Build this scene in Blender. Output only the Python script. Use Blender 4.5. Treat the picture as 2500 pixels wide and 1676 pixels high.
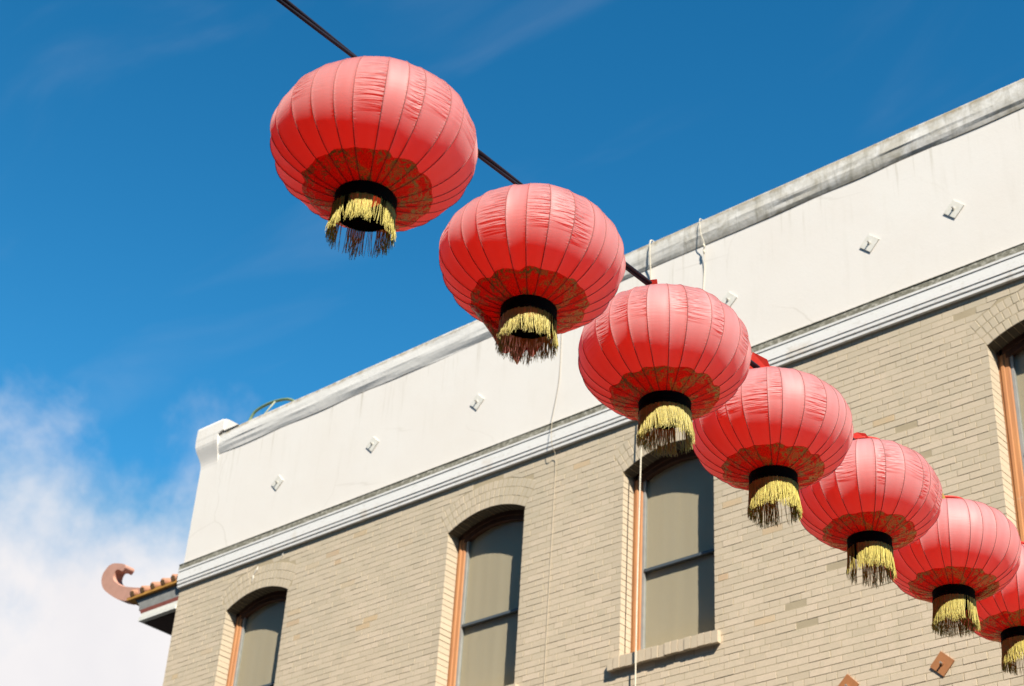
import bpy, bmesh, math, random
from mathutils import Vector, Matrix, noise
for o in list(bpy.data.objects):
    bpy.data.objects.remove(o)
scene = bpy.context.scene
COL = scene.collection
R = math.radians
random.seed(11)

# ------------------------------------------------------------------ camera
cd = bpy.data.cameras.new('camera'); cam = bpy.data.objects.new('camera', cd); COL.objects.link(cam)
cr, cu, cf = Vector((0.75335, 0.65511, 0.05739)), Vector((0.31977, -0.44117, 0.83852)), Vector((-0.57465, 0.61334, 0.54184))
m = Matrix((cr, cu, -cf)).transposed().to_4x4(); m.translation = (0, 0, 1.6)
cam.matrix_world = m
cd.sensor_width = 36.0; cd.lens = 59.35; cd.clip_start = 0.05; cd.clip_end = 3000
cd.dof.use_dof = True; cd.dof.focus_distance = 7.6; cd.dof.aperture_fstop = 4.8
scene.camera = cam

# ------------------------------------------------------------------ sky, sun, exposure
SUN_EL, SUN_AZ = 42.5, 56.5          # elevation; turned from the facade's normal towards +X
sx = math.cos(R(SUN_EL)) * math.sin(R(SUN_AZ)); sy = -math.cos(R(SUN_EL)) * math.cos(R(SUN_AZ)); sz = math.sin(R(SUN_EL))
world = bpy.data.worlds.new('World'); scene.world = world; world.use_nodes = True
wt = world.node_tree; wt.nodes.clear()
def wn(t, **k):
    n = wt.nodes.new(t)
    for a, b in k.items(): setattr(n, a, b)
    return n
sky = wn('ShaderNodeTexSky', sky_type='NISHITA', sun_disc=False)
sky.sun_elevation = R(SUN_EL); sky.sun_rotation = math.atan2(sx, sy)
sky.altitude = 50; sky.air_density = 1.6; sky.dust_density = 0.2; sky.ozone_density = 4.0
hs = wn('ShaderNodeHueSaturation'); hs.inputs['Hue'].default_value = 0.482; hs.inputs['Saturation'].default_value = 1.13; hs.inputs['Value'].default_value = 0.42
gm = wn('ShaderNodeGamma'); gm.inputs['Gamma'].default_value = 1.7          # slide-film contrast of the sky, the same all round
cap = wn('ShaderNodeVectorMath', operation='MINIMUM'); cap.inputs[1].default_value = (1.7, 2.9, 4.4)   # film shoulder: no hotter near the sun or horizon
wt.links.new(sky.outputs[0], cap.inputs[0]); wt.links.new(cap.outputs[0], gm.inputs[0]); wt.links.new(gm.outputs[0], hs.inputs['Color'])
tc = wn('ShaderNodeTexCoord'); sep = wn('ShaderNodeSeparateXYZ'); wt.links.new(tc.outputs['Generated'], sep.inputs[0])
def wmath(op, a, b=None, c=None):
    n = wn('ShaderNodeMath', operation=op)
    for i, v in enumerate((a, b, c)):
        if v is None: continue
        if isinstance(v, (int, float)): n.inputs[i].default_value = v
        else: wt.links.new(v, n.inputs[i])
    return n.outputs[0]
zc = wmath('MAXIMUM', sep.outputs[2], 0.03)
px_ = wmath('DIVIDE', sep.outputs[0], zc); py_ = wmath('DIVIDE', sep.outputs[1], zc)
comb = wn('ShaderNodeCombineXYZ'); wt.links.new(px_, comb.inputs[0]); wt.links.new(py_, comb.inputs[1])
nz = wn('ShaderNodeTexNoise'); nz.inputs['Scale'].default_value = 12.0; nz.inputs['Detail'].default_value = 9; nz.inputs['Roughness'].default_value = 0.56; nz.inputs['Distortion'].default_value = 0.12
wt.links.new(tc.outputs['Generated'], nz.inputs['Vector'])
# cloud bank low in the sky
low = wmath('MULTIPLY', wmath('SUBTRACT', 0.424, sep.outputs[2]), 7.2)
side = wmath('MULTIPLY', wmath('SUBTRACT', wmath('ADD', wmath('MULTIPLY', sep.outputs[0], -0.87), wmath('MULTIPLY', sep.outputs[1], 0.5)), 0.60), 2.2)
low = wmath('ADD', low, wmath('MINIMUM', side, 0.12))
cl = wmath('ADD', low, wmath('MULTIPLY', wmath('SUBTRACT', nz.outputs['Fac'], 0.5), 1.7))
mr = wn('ShaderNodeMapRange', interpolation_type='SMOOTHSTEP'); mr.inputs['From Min'].default_value = -0.32; mr.inputs['From Max'].default_value = 0.55
wt.links.new(cl, mr.inputs['Value'])
# thin wisps higher up, drawn out by the wind
mp = wn('ShaderNodeMapping'); mp.inputs['Rotation'].default_value = (0, 0, R(25)); mp.inputs['Scale'].default_value = (1.1, 3.0, 1); mp.inputs['Location'].default_value = (0.3, 1.1, 0)
wt.links.new(comb.outputs[0], mp.inputs[0])
nw = wn('ShaderNodeTexNoise'); nw.inputs['Scale'].default_value = 2.2; nw.inputs['Detail'].default_value = 7; nw.inputs['Roughness'].default_value = 0.5; nw.inputs['Distortion'].default_value = 0.6
wt.links.new(mp.outputs[0], nw.inputs['Vector'])
mw = wn('ShaderNodeMapRange', interpolation_type='SMOOTHSTEP'); mw.inputs['From Min'].default_value = 0.5; mw.inputs['From Max'].default_value = 0.85; mw.inputs['To Max'].default_value = 0.085
wt.links.new(nw.outputs['Fac'], mw.inputs['Value'])
mask = wmath('MAXIMUM', mr.outputs[0], mw.outputs[0])
mixc = wn('ShaderNodeMix', data_type='RGBA'); wt.links.new(mask, mixc.inputs['Factor']); wt.links.new(hs.outputs[0], mixc.inputs['A'])
ncl = wn('ShaderNodeTexNoise'); ncl.inputs['Scale'].default_value = 13.0; ncl.inputs['Detail'].default_value = 6; wt.links.new(tc.outputs['Generated'], ncl.inputs['Vector'])
cc = wn('ShaderNodeMix', data_type='RGBA'); wt.links.new(ncl.outputs['Fac'], cc.inputs['Factor']); cc.inputs['A'].default_value = (5.7, 5.6, 5.9, 1); cc.inputs['B'].default_value = (7.4, 7.1, 6.9, 1)
wt.links.new(cc.outputs['Result'], mixc.inputs['B'])
bg = wn('ShaderNodeBackground'); bg.inputs['Strength'].default_value = 0.075
wt.links.new(mixc.outputs['Result'], bg.inputs['Color'])
wo = wn('ShaderNodeOutputWorld'); wt.links.new(bg.outputs[0], wo.inputs[0])

sd = bpy.data.lights.new('sun', 'SUN'); sd.energy = 5.0; sd.angle = R(0.55); sd.color = (1.0, 0.925, 0.79)
sun = bpy.data.objects.new('sun', sd); COL.objects.link(sun); sun.location = (20, -20, 30)
sun.rotation_euler = Vector((sx, sy, sz)).to_track_quat('Z', 'Y').to_euler()
vs = scene.view_settings; vs.view_transform = 'Standard'; vs.look = 'None'; vs.exposure = 0.92; vs.gamma = 1.0; vs.use_curve_mapping = False

# ------------------------------------------------------------------ helpers
def tag(o, label=None, cat=None, group=None, kind=None):
    for k, v in (('label', label), ('category', cat), ('group', group), ('kind', kind)):
        if v: o[k] = v
    return o
def empty(name, loc=(0, 0, 0), parent=None):
    o = bpy.data.objects.new(name, None); o.empty_display_size = 0.2; o.location = loc
    COL.objects.link(o); o.parent = parent
    return o
def mesh(name, verts, faces, mat, parent=None, smooth=False, uv=None):
    me = bpy.data.meshes.new(name); me.from_pydata([tuple(v) for v in verts], [], faces); me.update()
    if uv:
        l = me.uv_layers.new(name='UVMap')
        for lp in me.loops: l.data[lp.index].uv = uv[lp.vertex_index]
    if smooth:
        for p in me.polygons: p.use_smooth = True
    if mat: me.materials.append(mat)
    o = bpy.data.objects.new(name, me); COL.objects.link(o); o.parent = parent
    return o
class MB:
    def __init__(s): s.v = []; s.f = []
    def add(s, v, f):
        b = len(s.v); s.v += [tuple(p) for p in v]; s.f += [tuple(b + i for i in q) for q in f]; return s
    def box(s, x0, x1, y0, y1, z0, z1):
        return s.add([(x0, y0, z0), (x1, y0, z0), (x1, y1, z0), (x0, y1, z0), (x0, y0, z1), (x1, y0, z1), (x1, y1, z1), (x0, y1, z1)],
                     [(0, 3, 2, 1), (4, 5, 6, 7), (0, 1, 5, 4), (1, 2, 6, 5), (2, 3, 7, 6), (3, 0, 4, 7)])
    def tube(s, pts, r, n=6, cap=True):
        pts = [Vector(p) for p in pts]; rr = r if isinstance(r, (list, tuple)) else [r] * len(pts)
        b = len(s.v); a = None
        for i, p in enumerate(pts):
            t = (pts[min(i + 1, len(pts) - 1)] - pts[max(i - 1, 0)]).normalized()
            if a is None: a = t.orthogonal().normalized()
            a = (a - t * a.dot(t)).normalized(); c = t.cross(a)
            for k in range(n):
                w = 2 * math.pi * k / n
                s.v.append(tuple(p + (a * math.cos(w) + c * math.sin(w)) * rr[i]))
        for i in range(len(pts) - 1):
            for k in range(n):
                s.f.append((b + i * n + k, b + i * n + (k + 1) % n, b + (i + 1) * n + (k + 1) % n, b + (i + 1) * n + k))
        if cap:
            s.f.append(tuple(b + k for k in reversed(range(n)))); e = b + (len(pts) - 1) * n
            s.f.append(tuple(e + k for k in range(n)))
        return s
    def lathe(s, prof, n=32, close=False):
        b = len(s.v)
        for r, z in prof:
            for k in range(n):
                w = 2 * math.pi * k / n; s.v.append((r * math.cos(w), r * math.sin(w), z))
        m_ = len(prof)
        for i in range(m_ if close else m_ - 1):
            j = (i + 1) % m_
            for k in range(n): s.f.append((b + i * n + k, b + i * n + (k + 1) % n, b + j * n + (k + 1) % n, b + j * n + k))
        return s
    def prism(s, poly, y0, y1):       # polygon in X-Z, pushed along Y
        n = len(poly); b = len(s.v)
        s.v += [(x, y0, z) for x, z in poly] + [(x, y1, z) for x, z in poly]
        s.f.append(tuple(b + i for i in range(n))); s.f.append(tuple(b + n + i for i in reversed(range(n))))
        for i in range(n):
            j = (i + 1) % n; s.f.append((b + j, b + i, b + n + i, b + n + j))
        return s
    def extr(s, prof, x0, x1, seg=1, jit=0.0):  # profile in Y-Z run along X
        n = len(prof); b = len(s.v)
        for i in range(seg + 1):
            x = x0 + (x1 - x0) * i / seg
            for k, (y, z) in enumerate(prof):
                d = jit * noise.noise(Vector((x * 1.7, k * 3.1, 0.5))) if jit else 0
                s.v.append((x, y + d * 0.6, z + d))
        for i in range(seg):
            for k in range(n - 1):
                s.f.append((b + i * n + k, b + (i + 1) * n + k, b + (i + 1) * n + k + 1, b + i * n + k + 1))
        s.f.append(tuple(b + k for k in range(n))); s.f.append(tuple(b + seg * n + k for k in reversed(range(n))))
        return s
    def build(s, name, mat, parent=None, smooth=False):
        o = mesh(name, s.v, s.f, mat, parent, smooth)
        bm = bmesh.new(); bm.from_mesh(o.data); bmesh.ops.recalc_face_normals(bm, faces=bm.faces); bm.to_mesh(o.data); bm.free()
        return o

class NT:                              # small node-tree helper
    def __init__(s, name):
        s.m = bpy.data.materials.new(name); s.m.use_nodes = True; s.t = s.m.node_tree; s.t.nodes.clear()
        s.out = s.t.nodes.new('ShaderNodeOutputMaterial')
    def n(s, t, props=None, **ins):
        x = s.t.nodes.new(t)
        for k, v in (props or {}).items(): setattr(x, k, v)
        for k, v in ins.items(): s.set(x, k, v)
        return x
    def set(s, x, k, v):
        k = k.replace('_', ' ') if not k.isdigit() else k
        i = x.inputs[int(k)] if k.isdigit() else x.inputs[k]
        if isinstance(v, bpy.types.NodeSocket): s.t.links.new(v, i)
        else:
            if isinstance(v, tuple) and len(v) == 3 and i.type == 'RGBA': v = v + (1,)
            i.default_value = v
    def math(s, op, a, b=0.0, clamp=False):
        x = s.t.nodes.new('ShaderNodeMath'); x.operation = op; x.use_clamp = clamp
        s.set(x, '0', a); s.set(x, '1', b); return x.outputs[0]
    def noise(s, vec, scale, detail=5, rough=0.55, dist=0.0):
        x = s.n('ShaderNodeTexNoise', Scale=scale, Detail=detail, Roughness=rough, Distortion=dist)
        if vec is not None: s.t.links.new(vec, x.inputs['Vector'])
        return x.outputs['Fac']
    def ramp(s, fac, stops, interp='LINEAR'):
        x = s.t.nodes.new('ShaderNodeValToRGB'); s.t.links.new(fac, x.inputs[0]); e = x.color_ramp.elements; x.color_ramp.interpolation = interp
        cc_ = [(c, c, c, 1) if isinstance(c, (int, float)) else tuple(c) + (1,) for p, c in stops]
        e[0].position = stops[0][0]; e[0].color = cc_[0]; e[1].position = stops[-1][0]; e[1].color = cc_[-1]
        for (p, c), k in list(zip(stops, cc_))[1:-1]:
            q = e.new(p); q.color = k
        return x.outputs[0]
    def mix(s, f, a, b, blend='MIX'):
        x = s.t.nodes.new('ShaderNodeMix'); x.data_type = 'RGBA'; x.blend_type = blend
        for k, v in ((0, f), (6, a), (7, b)):
            if isinstance(v, bpy.types.NodeSocket): s.t.links.new(v, x.inputs[k])
            else: x.inputs[k].default_value = v if isinstance(v, (int, float)) else tuple(v) + (1,)
        return x.outputs[2]
    def coord(s, which='Object'): return s.n('ShaderNodeTexCoord').outputs[which]
    def pos(s): return s.n('ShaderNodeNewGeometry').outputs['Position']
    def scale(s, v, sc, rot=(0, 0, 0), loc=(0, 0, 0)):
        x = s.t.nodes.new('ShaderNodeMapping'); s.t.links.new(v, x.inputs[0]); x.inputs['Scale'].default_value = sc; x.inputs['Rotation'].default_value = rot; x.inputs['Location'].default_value = loc
        return x.outputs[0]
    def bump(s, h, strength=0.3, dist=0.01):
        x = s.n('ShaderNodeBump', Strength=strength, Distance=dist); s.t.links.new(h, x.inputs['Height']); return x.outputs[0]
    def bsdf(s, col, rough=0.8, normal=None, spec=0.3, metal=0.0, **kw):
        x = s.n('ShaderNodeBsdfPrincipled'); s.set(x, 'Base_Color', col); s.set(x, 'Roughness', rough); x.inputs['Metallic'].default_value = metal
        x.inputs['Specular IOR Level'].default_value = spec
        if normal is not None: s.t.links.new(normal, x.inputs['Normal'])
        for k, v in kw.items(): s.set(x, k, v)
        return x.outputs[0]
    def done(s, sh):
        s.t.links.new(sh, s.out.inputs[0]); return s.m

def smooth_path(p, n=6):
    out = []
    for i in range(len(p) - 1):
        a, b, c_, d_ = [Vector(p[max(0, min(len(p) - 1, k))]) for k in (i - 1, i, i + 1, i + 2)]
        for j in range(n):
            t = j / n
            out.append(.5 * ((2 * b) + (c_ - a) * t + (2 * a - 5 * b + 4 * c_ - d_) * t * t + (3 * b - a - 3 * c_ + d_) * t ** 3))
    return out + [Vector(p[-1])]
# ------------------------------------------------------------------ materials
def m_brick():
    t = NT('brick'); g = t.n('ShaderNodeAttribute', {'attribute_name': 'tone'}).outputs['Fac']
    ob = t.n('ShaderNodeAttribute', {'attribute_name': 'tone', 'attribute_type': 'OBJECT'}).outputs['Fac']
    tone = t.math('ADD', g, ob)
    base = t.ramp(tone, [(0.0, (.52, .425, .315)), (0.3, (.58, .475, .355)), (0.6, (.62, .505, .38)), (0.9, (.655, .53, .405)), (0.945, (.62, .495, .37)), (0.965, (.60, .435, .26)), (1.0, (.56, .38, .24))])
    p = t.pos(); sep = t.n('ShaderNodeSeparateXYZ'); t.t.links.new(p, sep.inputs[0])
    grain = t.noise(p, 55, 4, .6); blot = t.noise(p, 7, 4, .6)
    col = t.mix(t.ramp(grain, [(.3, 0.0), (.75, .34)]), base, (.42, .36, .265))
    col = t.mix(t.ramp(blot, [(.5, 0.0), (.8, .3)]), col, (.42, .39, .28))
    # run-off grime: heaviest under the cornice and towards the far corner
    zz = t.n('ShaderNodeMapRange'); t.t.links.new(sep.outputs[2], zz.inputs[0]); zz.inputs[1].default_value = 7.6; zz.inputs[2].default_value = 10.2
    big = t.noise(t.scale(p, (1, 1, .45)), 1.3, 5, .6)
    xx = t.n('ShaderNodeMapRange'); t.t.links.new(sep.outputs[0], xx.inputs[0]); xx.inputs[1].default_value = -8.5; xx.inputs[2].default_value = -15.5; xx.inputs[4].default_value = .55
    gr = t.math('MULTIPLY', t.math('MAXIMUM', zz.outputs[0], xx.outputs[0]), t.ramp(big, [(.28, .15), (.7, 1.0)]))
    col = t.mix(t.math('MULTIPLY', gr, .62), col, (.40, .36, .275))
    gre = t.noise(t.scale(p, (3, 1, 1.3)), 2.3, 5, .65)
    col = t.mix(t.ramp(gre, [(.60, 0.0), (.76, .26)]), col, (.36, .34, .21))
    return t.done(t.bsdf(col, .9, t.bump(t.noise(p, 120, 3, .6), .35, .004), .15))
def m_soffit_shade():  # darker brick for arch undersides: soffit shade painted into the colour
    t = NT('shaded_soffit_brick'); p = t.pos()
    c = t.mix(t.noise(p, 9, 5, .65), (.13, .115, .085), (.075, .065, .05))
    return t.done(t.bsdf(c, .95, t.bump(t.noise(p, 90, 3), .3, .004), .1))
def m_mortar():
    t = NT('mortar'); p = t.pos()
    col = t.mix(t.noise(p, 9, 5), (.35, .285, .19), (.44, .365, .255))
    return t.done(t.bsdf(col, .95, t.bump(t.noise(p, 90, 3), .4, .004), .1))
def m_farbrick():
    t = NT('brick_lower_wall'); p = t.pos(); v = t.scale(p, (1, 1, 1), (R(90), 0, 0))
    b = t.n('ShaderNodeTexBrick', Scale=1.0, Color1=(.5, .42, .32), Color2=(.44, .37, .28), Mortar=(.26, .22, .15), Mortar_Size=.006, Brick_Width=.2145, Row_Height=.0654)
    t.t.links.new(v, b.inputs['Vector'])
    return t.done(t.bsdf(b.outputs['Color'], .9, t.bump(b.outputs['Fac'], .5, -.006), .1))
def m_plaster():
    t = NT('white_plaster'); p = t.pos()
    c = t.mix(t.ramp(t.noise(p, 1.1, 5, .6), [(.35, 0.0), (.75, .5)]), (.725, .69, .65), (.685, .63, .575))
    c = t.mix(t.ramp(t.noise(t.scale(p, (5, 5, .8)), 1.3, 6, .65), [(.55, 0.0), (.8, .22)]), c, (.55, .51, .44))
    sp = t.n('ShaderNodeSeparateXYZ'); t.t.links.new(p, sp.inputs[0])
    dz = t.n('ShaderNodeMapRange'); t.t.links.new(sp.outputs[2], dz.inputs[0]); dz.inputs[1].default_value = 11.35; dz.inputs[2].default_value = 11.96
    drip = t.ramp(t.noise(t.scale(p, (7, 1, .35)), 2.2, 5, .7), [(.56, 0.0), (.72, .6)])
    c = t.mix(t.math('MULTIPLY', drip, dz.outputs[0]), c, (.44, .40, .32))
    cr = t.n('ShaderNodeTexVoronoi', {'feature': 'DISTANCE_TO_EDGE'}, Scale=.55); t.t.links.new(t.n('ShaderNodeVectorMath', {'operation': 'ADD'}, **{'0': p, '1': t.n('ShaderNodeTexNoise', Scale=1.4, Detail=6).outputs['Color']}).outputs[0], cr.inputs['Vector'])
    c = t.mix(t.math('MULTIPLY', t.ramp(cr.outputs['Distance'], [(.0, .32), (.006, 0.0)]), t.ramp(t.noise(p, .8, 2), [(.45, 0.0), (.6, 1.0)])), c, (.42, .38, .32))
    c = t.mix(t.ramp(t.noise(p, 34, 4, .7), [(.62, 0.0), (.8, .3)]), c, (.55, .51, .44))
    h = t.math('ADD', t.noise(p, 60, 4), t.math('MULTIPLY', t.noise(p, 3.5, 4), 2.0))
    return t.done(t.bsdf(c, .85, t.bump(h, .16, .005), .2))
def m_cove():
    # weathered coping: lichen and soot grow denser along the right-hand half
    t = NT('weathered_coping'); p = t.pos(); sep = t.n('ShaderNodeSeparateXYZ'); t.t.links.new(p, sep.inputs[0])
    mr = t.n('ShaderNodeMapRange', {'interpolation_type': 'SMOOTHSTEP'}); t.t.links.new(t.math('ADD', sep.outputs[0], t.math('MULTIPLY', t.noise(p, 1.2, 4), 2.4)), mr.inputs[0]); mr.inputs[1].default_value = -9.0; mr.inputs[2].default_value = -6.9
    n1 = t.noise(t.scale(p, (1, 1, .8)), 4.2, 8, .74, .6); n2 = t.noise(t.scale(p, (2.2, 1, .3)), 5.5, 6, .7)
    st = t.math('MULTIPLY', t.ramp(n1, [(.40, .08), (.72, .85)]), t.math('ADD', t.math('MULTIPLY', mr.outputs[0], 1.0), .06), True)
    c = t.mix(st, (.715, .695, .665), (.33, .295, .215))
    c = t.mix(t.math('MULTIPLY', t.ramp(n2, [(.5, 0.0), (.72, .8)]), t.math('ADD', t.math('MULTIPLY', mr.outputs[0], .75), .04)), c, (.22, .20, .15))
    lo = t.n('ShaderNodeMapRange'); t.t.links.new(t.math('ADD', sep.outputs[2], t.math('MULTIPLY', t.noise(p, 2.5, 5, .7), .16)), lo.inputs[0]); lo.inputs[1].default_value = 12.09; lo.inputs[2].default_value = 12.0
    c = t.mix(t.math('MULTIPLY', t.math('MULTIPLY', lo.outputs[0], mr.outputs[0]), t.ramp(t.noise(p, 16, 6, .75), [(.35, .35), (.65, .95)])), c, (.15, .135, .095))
    # rusty brown line of dirt right along the top edge
    e = t.n('ShaderNodeMapRange'); t.t.links.new(t.math('ADD', sep.outputs[2], t.math('MULTIPLY', t.noise(p, 6, 5), .08)), e.inputs[0]); e.inputs[1].default_value = 12.235; e.inputs[2].default_value = 12.275
    c = t.mix(t.math('MULTIPLY', e.outputs[0], t.ramp(t.noise(p, 9, 5, .7), [(.38, .2), (.6, .9)])), c, (.34, .27, .17))
    return t.done(t.bsdf(c, .9, t.bump(n1, .5, .015), .1))
def m_corn():
    t = NT('cornice_paint'); p = t.pos()
    c = t.mix(t.ramp(t.noise(t.scale(p, (1, 1, 2)), 9, 6, .7), [(.55, 0.0), (.72, .55)]), (.74, .73, .71), (.40, .36, .28))
    c = t.mix(t.ramp(t.noise(p, 2.7, 4), [(.62, 0.0), (.75, .35)]), c, (.50, .36, .20))
    return t.done(t.bsdf(c, .7, t.bump(t.noise(p, 40, 4), .25, .006), .3))
def m_corncap():
    t = NT('cornice_cap_grime'); p = t.pos()
    c = t.ramp(t.noise(t.scale(p, (1.4, 1, 2)), 14, 7, .75), [(.3, (.11, .105, .08)), (.5, (.21, .2, .16)), (.68, (.5, .48, .42))])
    return t.done(t.bsdf(c, .95, t.bump(t.noise(p, 50, 4), .5, .008), .1))
def m_plain(name, col, rough=.7, spec=.3, metal=0.0, var=.25, sc=12, bump=.15, dark=None):
    t = NT(name); p = t.coord('Object')
    d = dark or tuple(x * .6 for x in col)
    c = t.mix(t.ramp(t.noise(p, sc, 6, .65), [(.4, 0.0), (.75, var * 2)]), col, d)
    return t.done(t.bsdf(c, rough, t.bump(t.noise(p, sc * 6, 3), bump, .004), spec, metal))
def m_wood():
    t = NT('orange_casing'); p = t.pos()
    c = t.mix(t.ramp(t.noise(t.scale(p, (9, 9, .7)), 3, 6, .65), [(.4, 0.0), (.7, .8)]), (.44, .205, .085), (.33, .14, .07))
    c = t.mix(t.ramp(t.noise(p, 14, 6, .7), [(.62, 0.0), (.75, .6)]), c, (.45, .37, .28))
    return t.done(t.bsdf(c, .65, t.bump(t.noise(t.scale(p, (20, 20, 1.5)), 5, 4), .3, .004), .3))
def m_blind():
    t = NT('blind_cloth'); p = t.pos()
    w = t.noise(t.scale(p, (3, 3, .4)), 2.2, 4, .6)
    c = t.mix(w, (.44, .342, .242), (.485, .39, .288))
    c = t.mix(t.ramp(t.noise(p, 160, 2), [(.4, 0.0), (.7, .35)]), c, (.28, .24, .17))
    return t.done(t.bsdf(c, .9, t.bump(t.noise(t.scale(p, (4, 4, .5)), 3, 3), .15, .01), .1))
def m_glass():
    t = NT('window_glass')
    tr = t.n('ShaderNodeBsdfTransparent', Color=(.93, .95, .94)).outputs[0]
    gl = t.n('ShaderNodeBsdfGlossy', Color=(.9, .95, 1), Roughness=.03, Normal=t.bump(t.noise(t.pos(), 2.2, 2), .03, .03)).outputs[0]
    fr = t.math('MULTIPLY', t.n('ShaderNodeFresnel', IOR=1.5).outputs[0], t.math('MULTIPLY', t.math('SUBTRACT', 1.0, t.n('ShaderNodeNewGeometry').outputs['Backfacing']), .3))
    mx = t.n('ShaderNodeMixShader'); t.t.links.new(fr, mx.inputs[0]); t.t.links.new(tr, mx.inputs[1]); t.t.links.new(gl, mx.inputs[2])
    return t.done(mx.outputs[0])
def m_fabric():
    t = NT('lantern_cloth'); uv = t.n('ShaderNodeUVMap', {'uv_map': 'UVMap'}).outputs[0]
    sep = t.n('ShaderNodeSeparateXYZ'); t.t.links.new(uv, sep.inputs[0]); u, v = sep.outputs[0], sep.outputs[1]
    rnd = t.n('ShaderNodeObjectInfo').outputs['Random']
    fade = t.n('ShaderNodeAttribute', {'attribute_name': 'fade', 'attribute_type': 'OBJECT'}).outputs['Fac']
    off = t.n('ShaderNodeCombineXYZ'); t.t.links.new(t.math('MULTIPLY', rnd, 37.0), off.inputs[0]); t.t.links.new(t.math('MULTIPLY', rnd, 91.0), off.inputs[1])
    add = t.n('ShaderNodeVectorMath', {'operation': 'ADD'}); t.t.links.new(t.scale(uv, (1.0, 58, 1)), add.inputs[0]); t.t.links.new(off.outputs[0], add.inputs[1])
    wr = t.noise(add.outputs[0], 1.0, 2, .45, .35)
    side = t.math('GREATER_THAN', t.math('FRACT', t.math('MULTIPLY', rnd, 7.3)), .5)
    uu = t.math('ABSOLUTE', t.math('SUBTRACT', side, u))                      # 1 at the gathered seam
    um = t.math('POWER', t.math('SUBTRACT', 1.0, uu), .6)
    cen = t.math('ADD', t.math('MULTIPLY', t.math('FRACT', t.math('MULTIPLY', rnd, 13.7)), .15), .38)
    dv = t.math('DIVIDE', t.math('SUBTRACT', v, cen), .17)
    vm = t.math('SUBTRACT', 1.0, t.math('MULTIPLY', dv, dv), True)
    on = t.ramp(t.math('FRACT', t.math('MULTIPLY', rnd, 5.1)), [(.42, .05), (.66, 1.0)])
    h = t.math('MULTIPLY', t.math('MULTIPLY', wr, um), t.math('MULTIPLY', vm, on))
    pucker = t.math('MULTIPLY', t.noise(t.scale(uv, (2, 120, 1)), 1.0, 2, .5), t.math('POWER', t.math('ABSOLUTE', t.math('SUBTRACT', t.math('MULTIPLY', u, 2.0), 1.0)), 7.0))
    h = t.math('ADD', h, t.math('MULTIPLY', pucker, .22))
    nrm = t.bump(h, 1.0, .024)
    # weathered dye: dusty pink where light falls on the cloth, deep red where it comes through
    bl = t.math('MULTIPLY', t.ramp(t.math('ADD', t.noise(uv, 2.2, 4), t.math('MULTIPLY', rnd, .25)), [(.35, .55), (.75, 1.0)]), fade)
    cold = t.mix(bl, (.74, .30, .30), (.81, .61, .635))
    colt = t.mix(bl, (.97, .085, .012), (.97, .13, .028))
    pr = t.bsdf(cold, .56, nrm, 1.0, 0.0, Sheen_Weight=.8, Sheen_Roughness=.5, Sheen_Tint=(1, .85, .87))
    tl = t.n('ShaderNodeBsdfTranslucent', Color=colt, Normal=nrm).outputs[0]
    mx = t.n('ShaderNodeMixShader', **{'0': .63}); t.t.links.new(pr, mx.inputs[1]); t.t.links.new(tl, mx.inputs[2])
    return t.done(mx.outputs[0])
def m_print():
    t = NT('gold_print'); uv = t.n('ShaderNodeUVMap', {'uv_map': 'UVMap'}).outputs[0]
    d = t.n('ShaderNodeTexNoise', Scale=4.0, Detail=3); t.t.links.new(uv, d.inputs['Vector'])
    vv = t.n('ShaderNodeVectorMath', {'operation': 'MULTIPLY_ADD'}); t.t.links.new(d.outputs['Color'], vv.inputs[0]); vv.inputs[1].default_value = (.5, .5, 0); t.t.links.new(uv, vv.inputs[2])
    vo = t.n('ShaderNodeTexVoronoi', {'feature': 'F1'}, Scale=2.1, Randomness=.8); t.t.links.new(vv.outputs[0], vo.inputs['Vector'])
    rings = t.math('SINE', t.math('MULTIPLY', vo.outputs['Distance'], 34.0))
    vo2 = t.n('ShaderNodeTexVoronoi', {'feature': 'DISTANCE_TO_EDGE'}, Scale=6.0); t.t.links.new(vv.outputs[0], vo2.inputs['Vector'])
    fine = t.ramp(vo2.outputs['Distance'], [(.03, 1.0), (.1, 0.0)])
    patch = t.ramp(t.noise(uv, 1.3, 3, .5), [(.46, 0.0), (.53, 1.0)])
    sep = t.n('ShaderNodeSeparateXYZ'); t.t.links.new(uv, sep.inputs[0])
    rim = t.ramp(sep.outputs[1], [(.82, 0.0), (.9, .8), (.97, .2)])
    g = t.math('ADD', t.math('MULTIPLY', t.math('MAXIMUM', t.ramp(rings, [(.55, 0.0), (.75, 1.0)]), fine), t.math('ADD', t.math('MULTIPLY', patch, .92), .05)), t.math('MULTIPLY', rim, fine), True)
    film = t.mix(.5, (.50, .035, .02), (.30, .03, .02))
    pr = t.bsdf(film, .5, None, .4)
    tl = t.n('ShaderNodeBsdfTranslucent', Color=(.62, .04, .015)).outputs[0]
    tr = t.n('ShaderNodeBsdfTransparent', Color=(.75, .30, .25)).outputs[0]
    a = t.n('ShaderNodeMixShader', **{'0': .4}); t.t.links.new(pr, a.inputs[1]); t.t.links.new(tl, a.inputs[2])
    a2 = t.n('ShaderNodeMixShader', **{'0': .62}); t.t.links.new(a.outputs[0], a2.inputs[1]); t.t.links.new(tr, a2.inputs[2])
    gd = t.bsdf((.66, .43, .085), .5, None, .5, .0)
    b = t.n('ShaderNodeMixShader'); t.t.links.new(g, b.inputs[0]); t.t.links.new(a2.outputs[0], b.inputs[1]); t.t.links.new(gd, b.inputs[2])
    return t.done(b.outputs[0])
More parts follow.
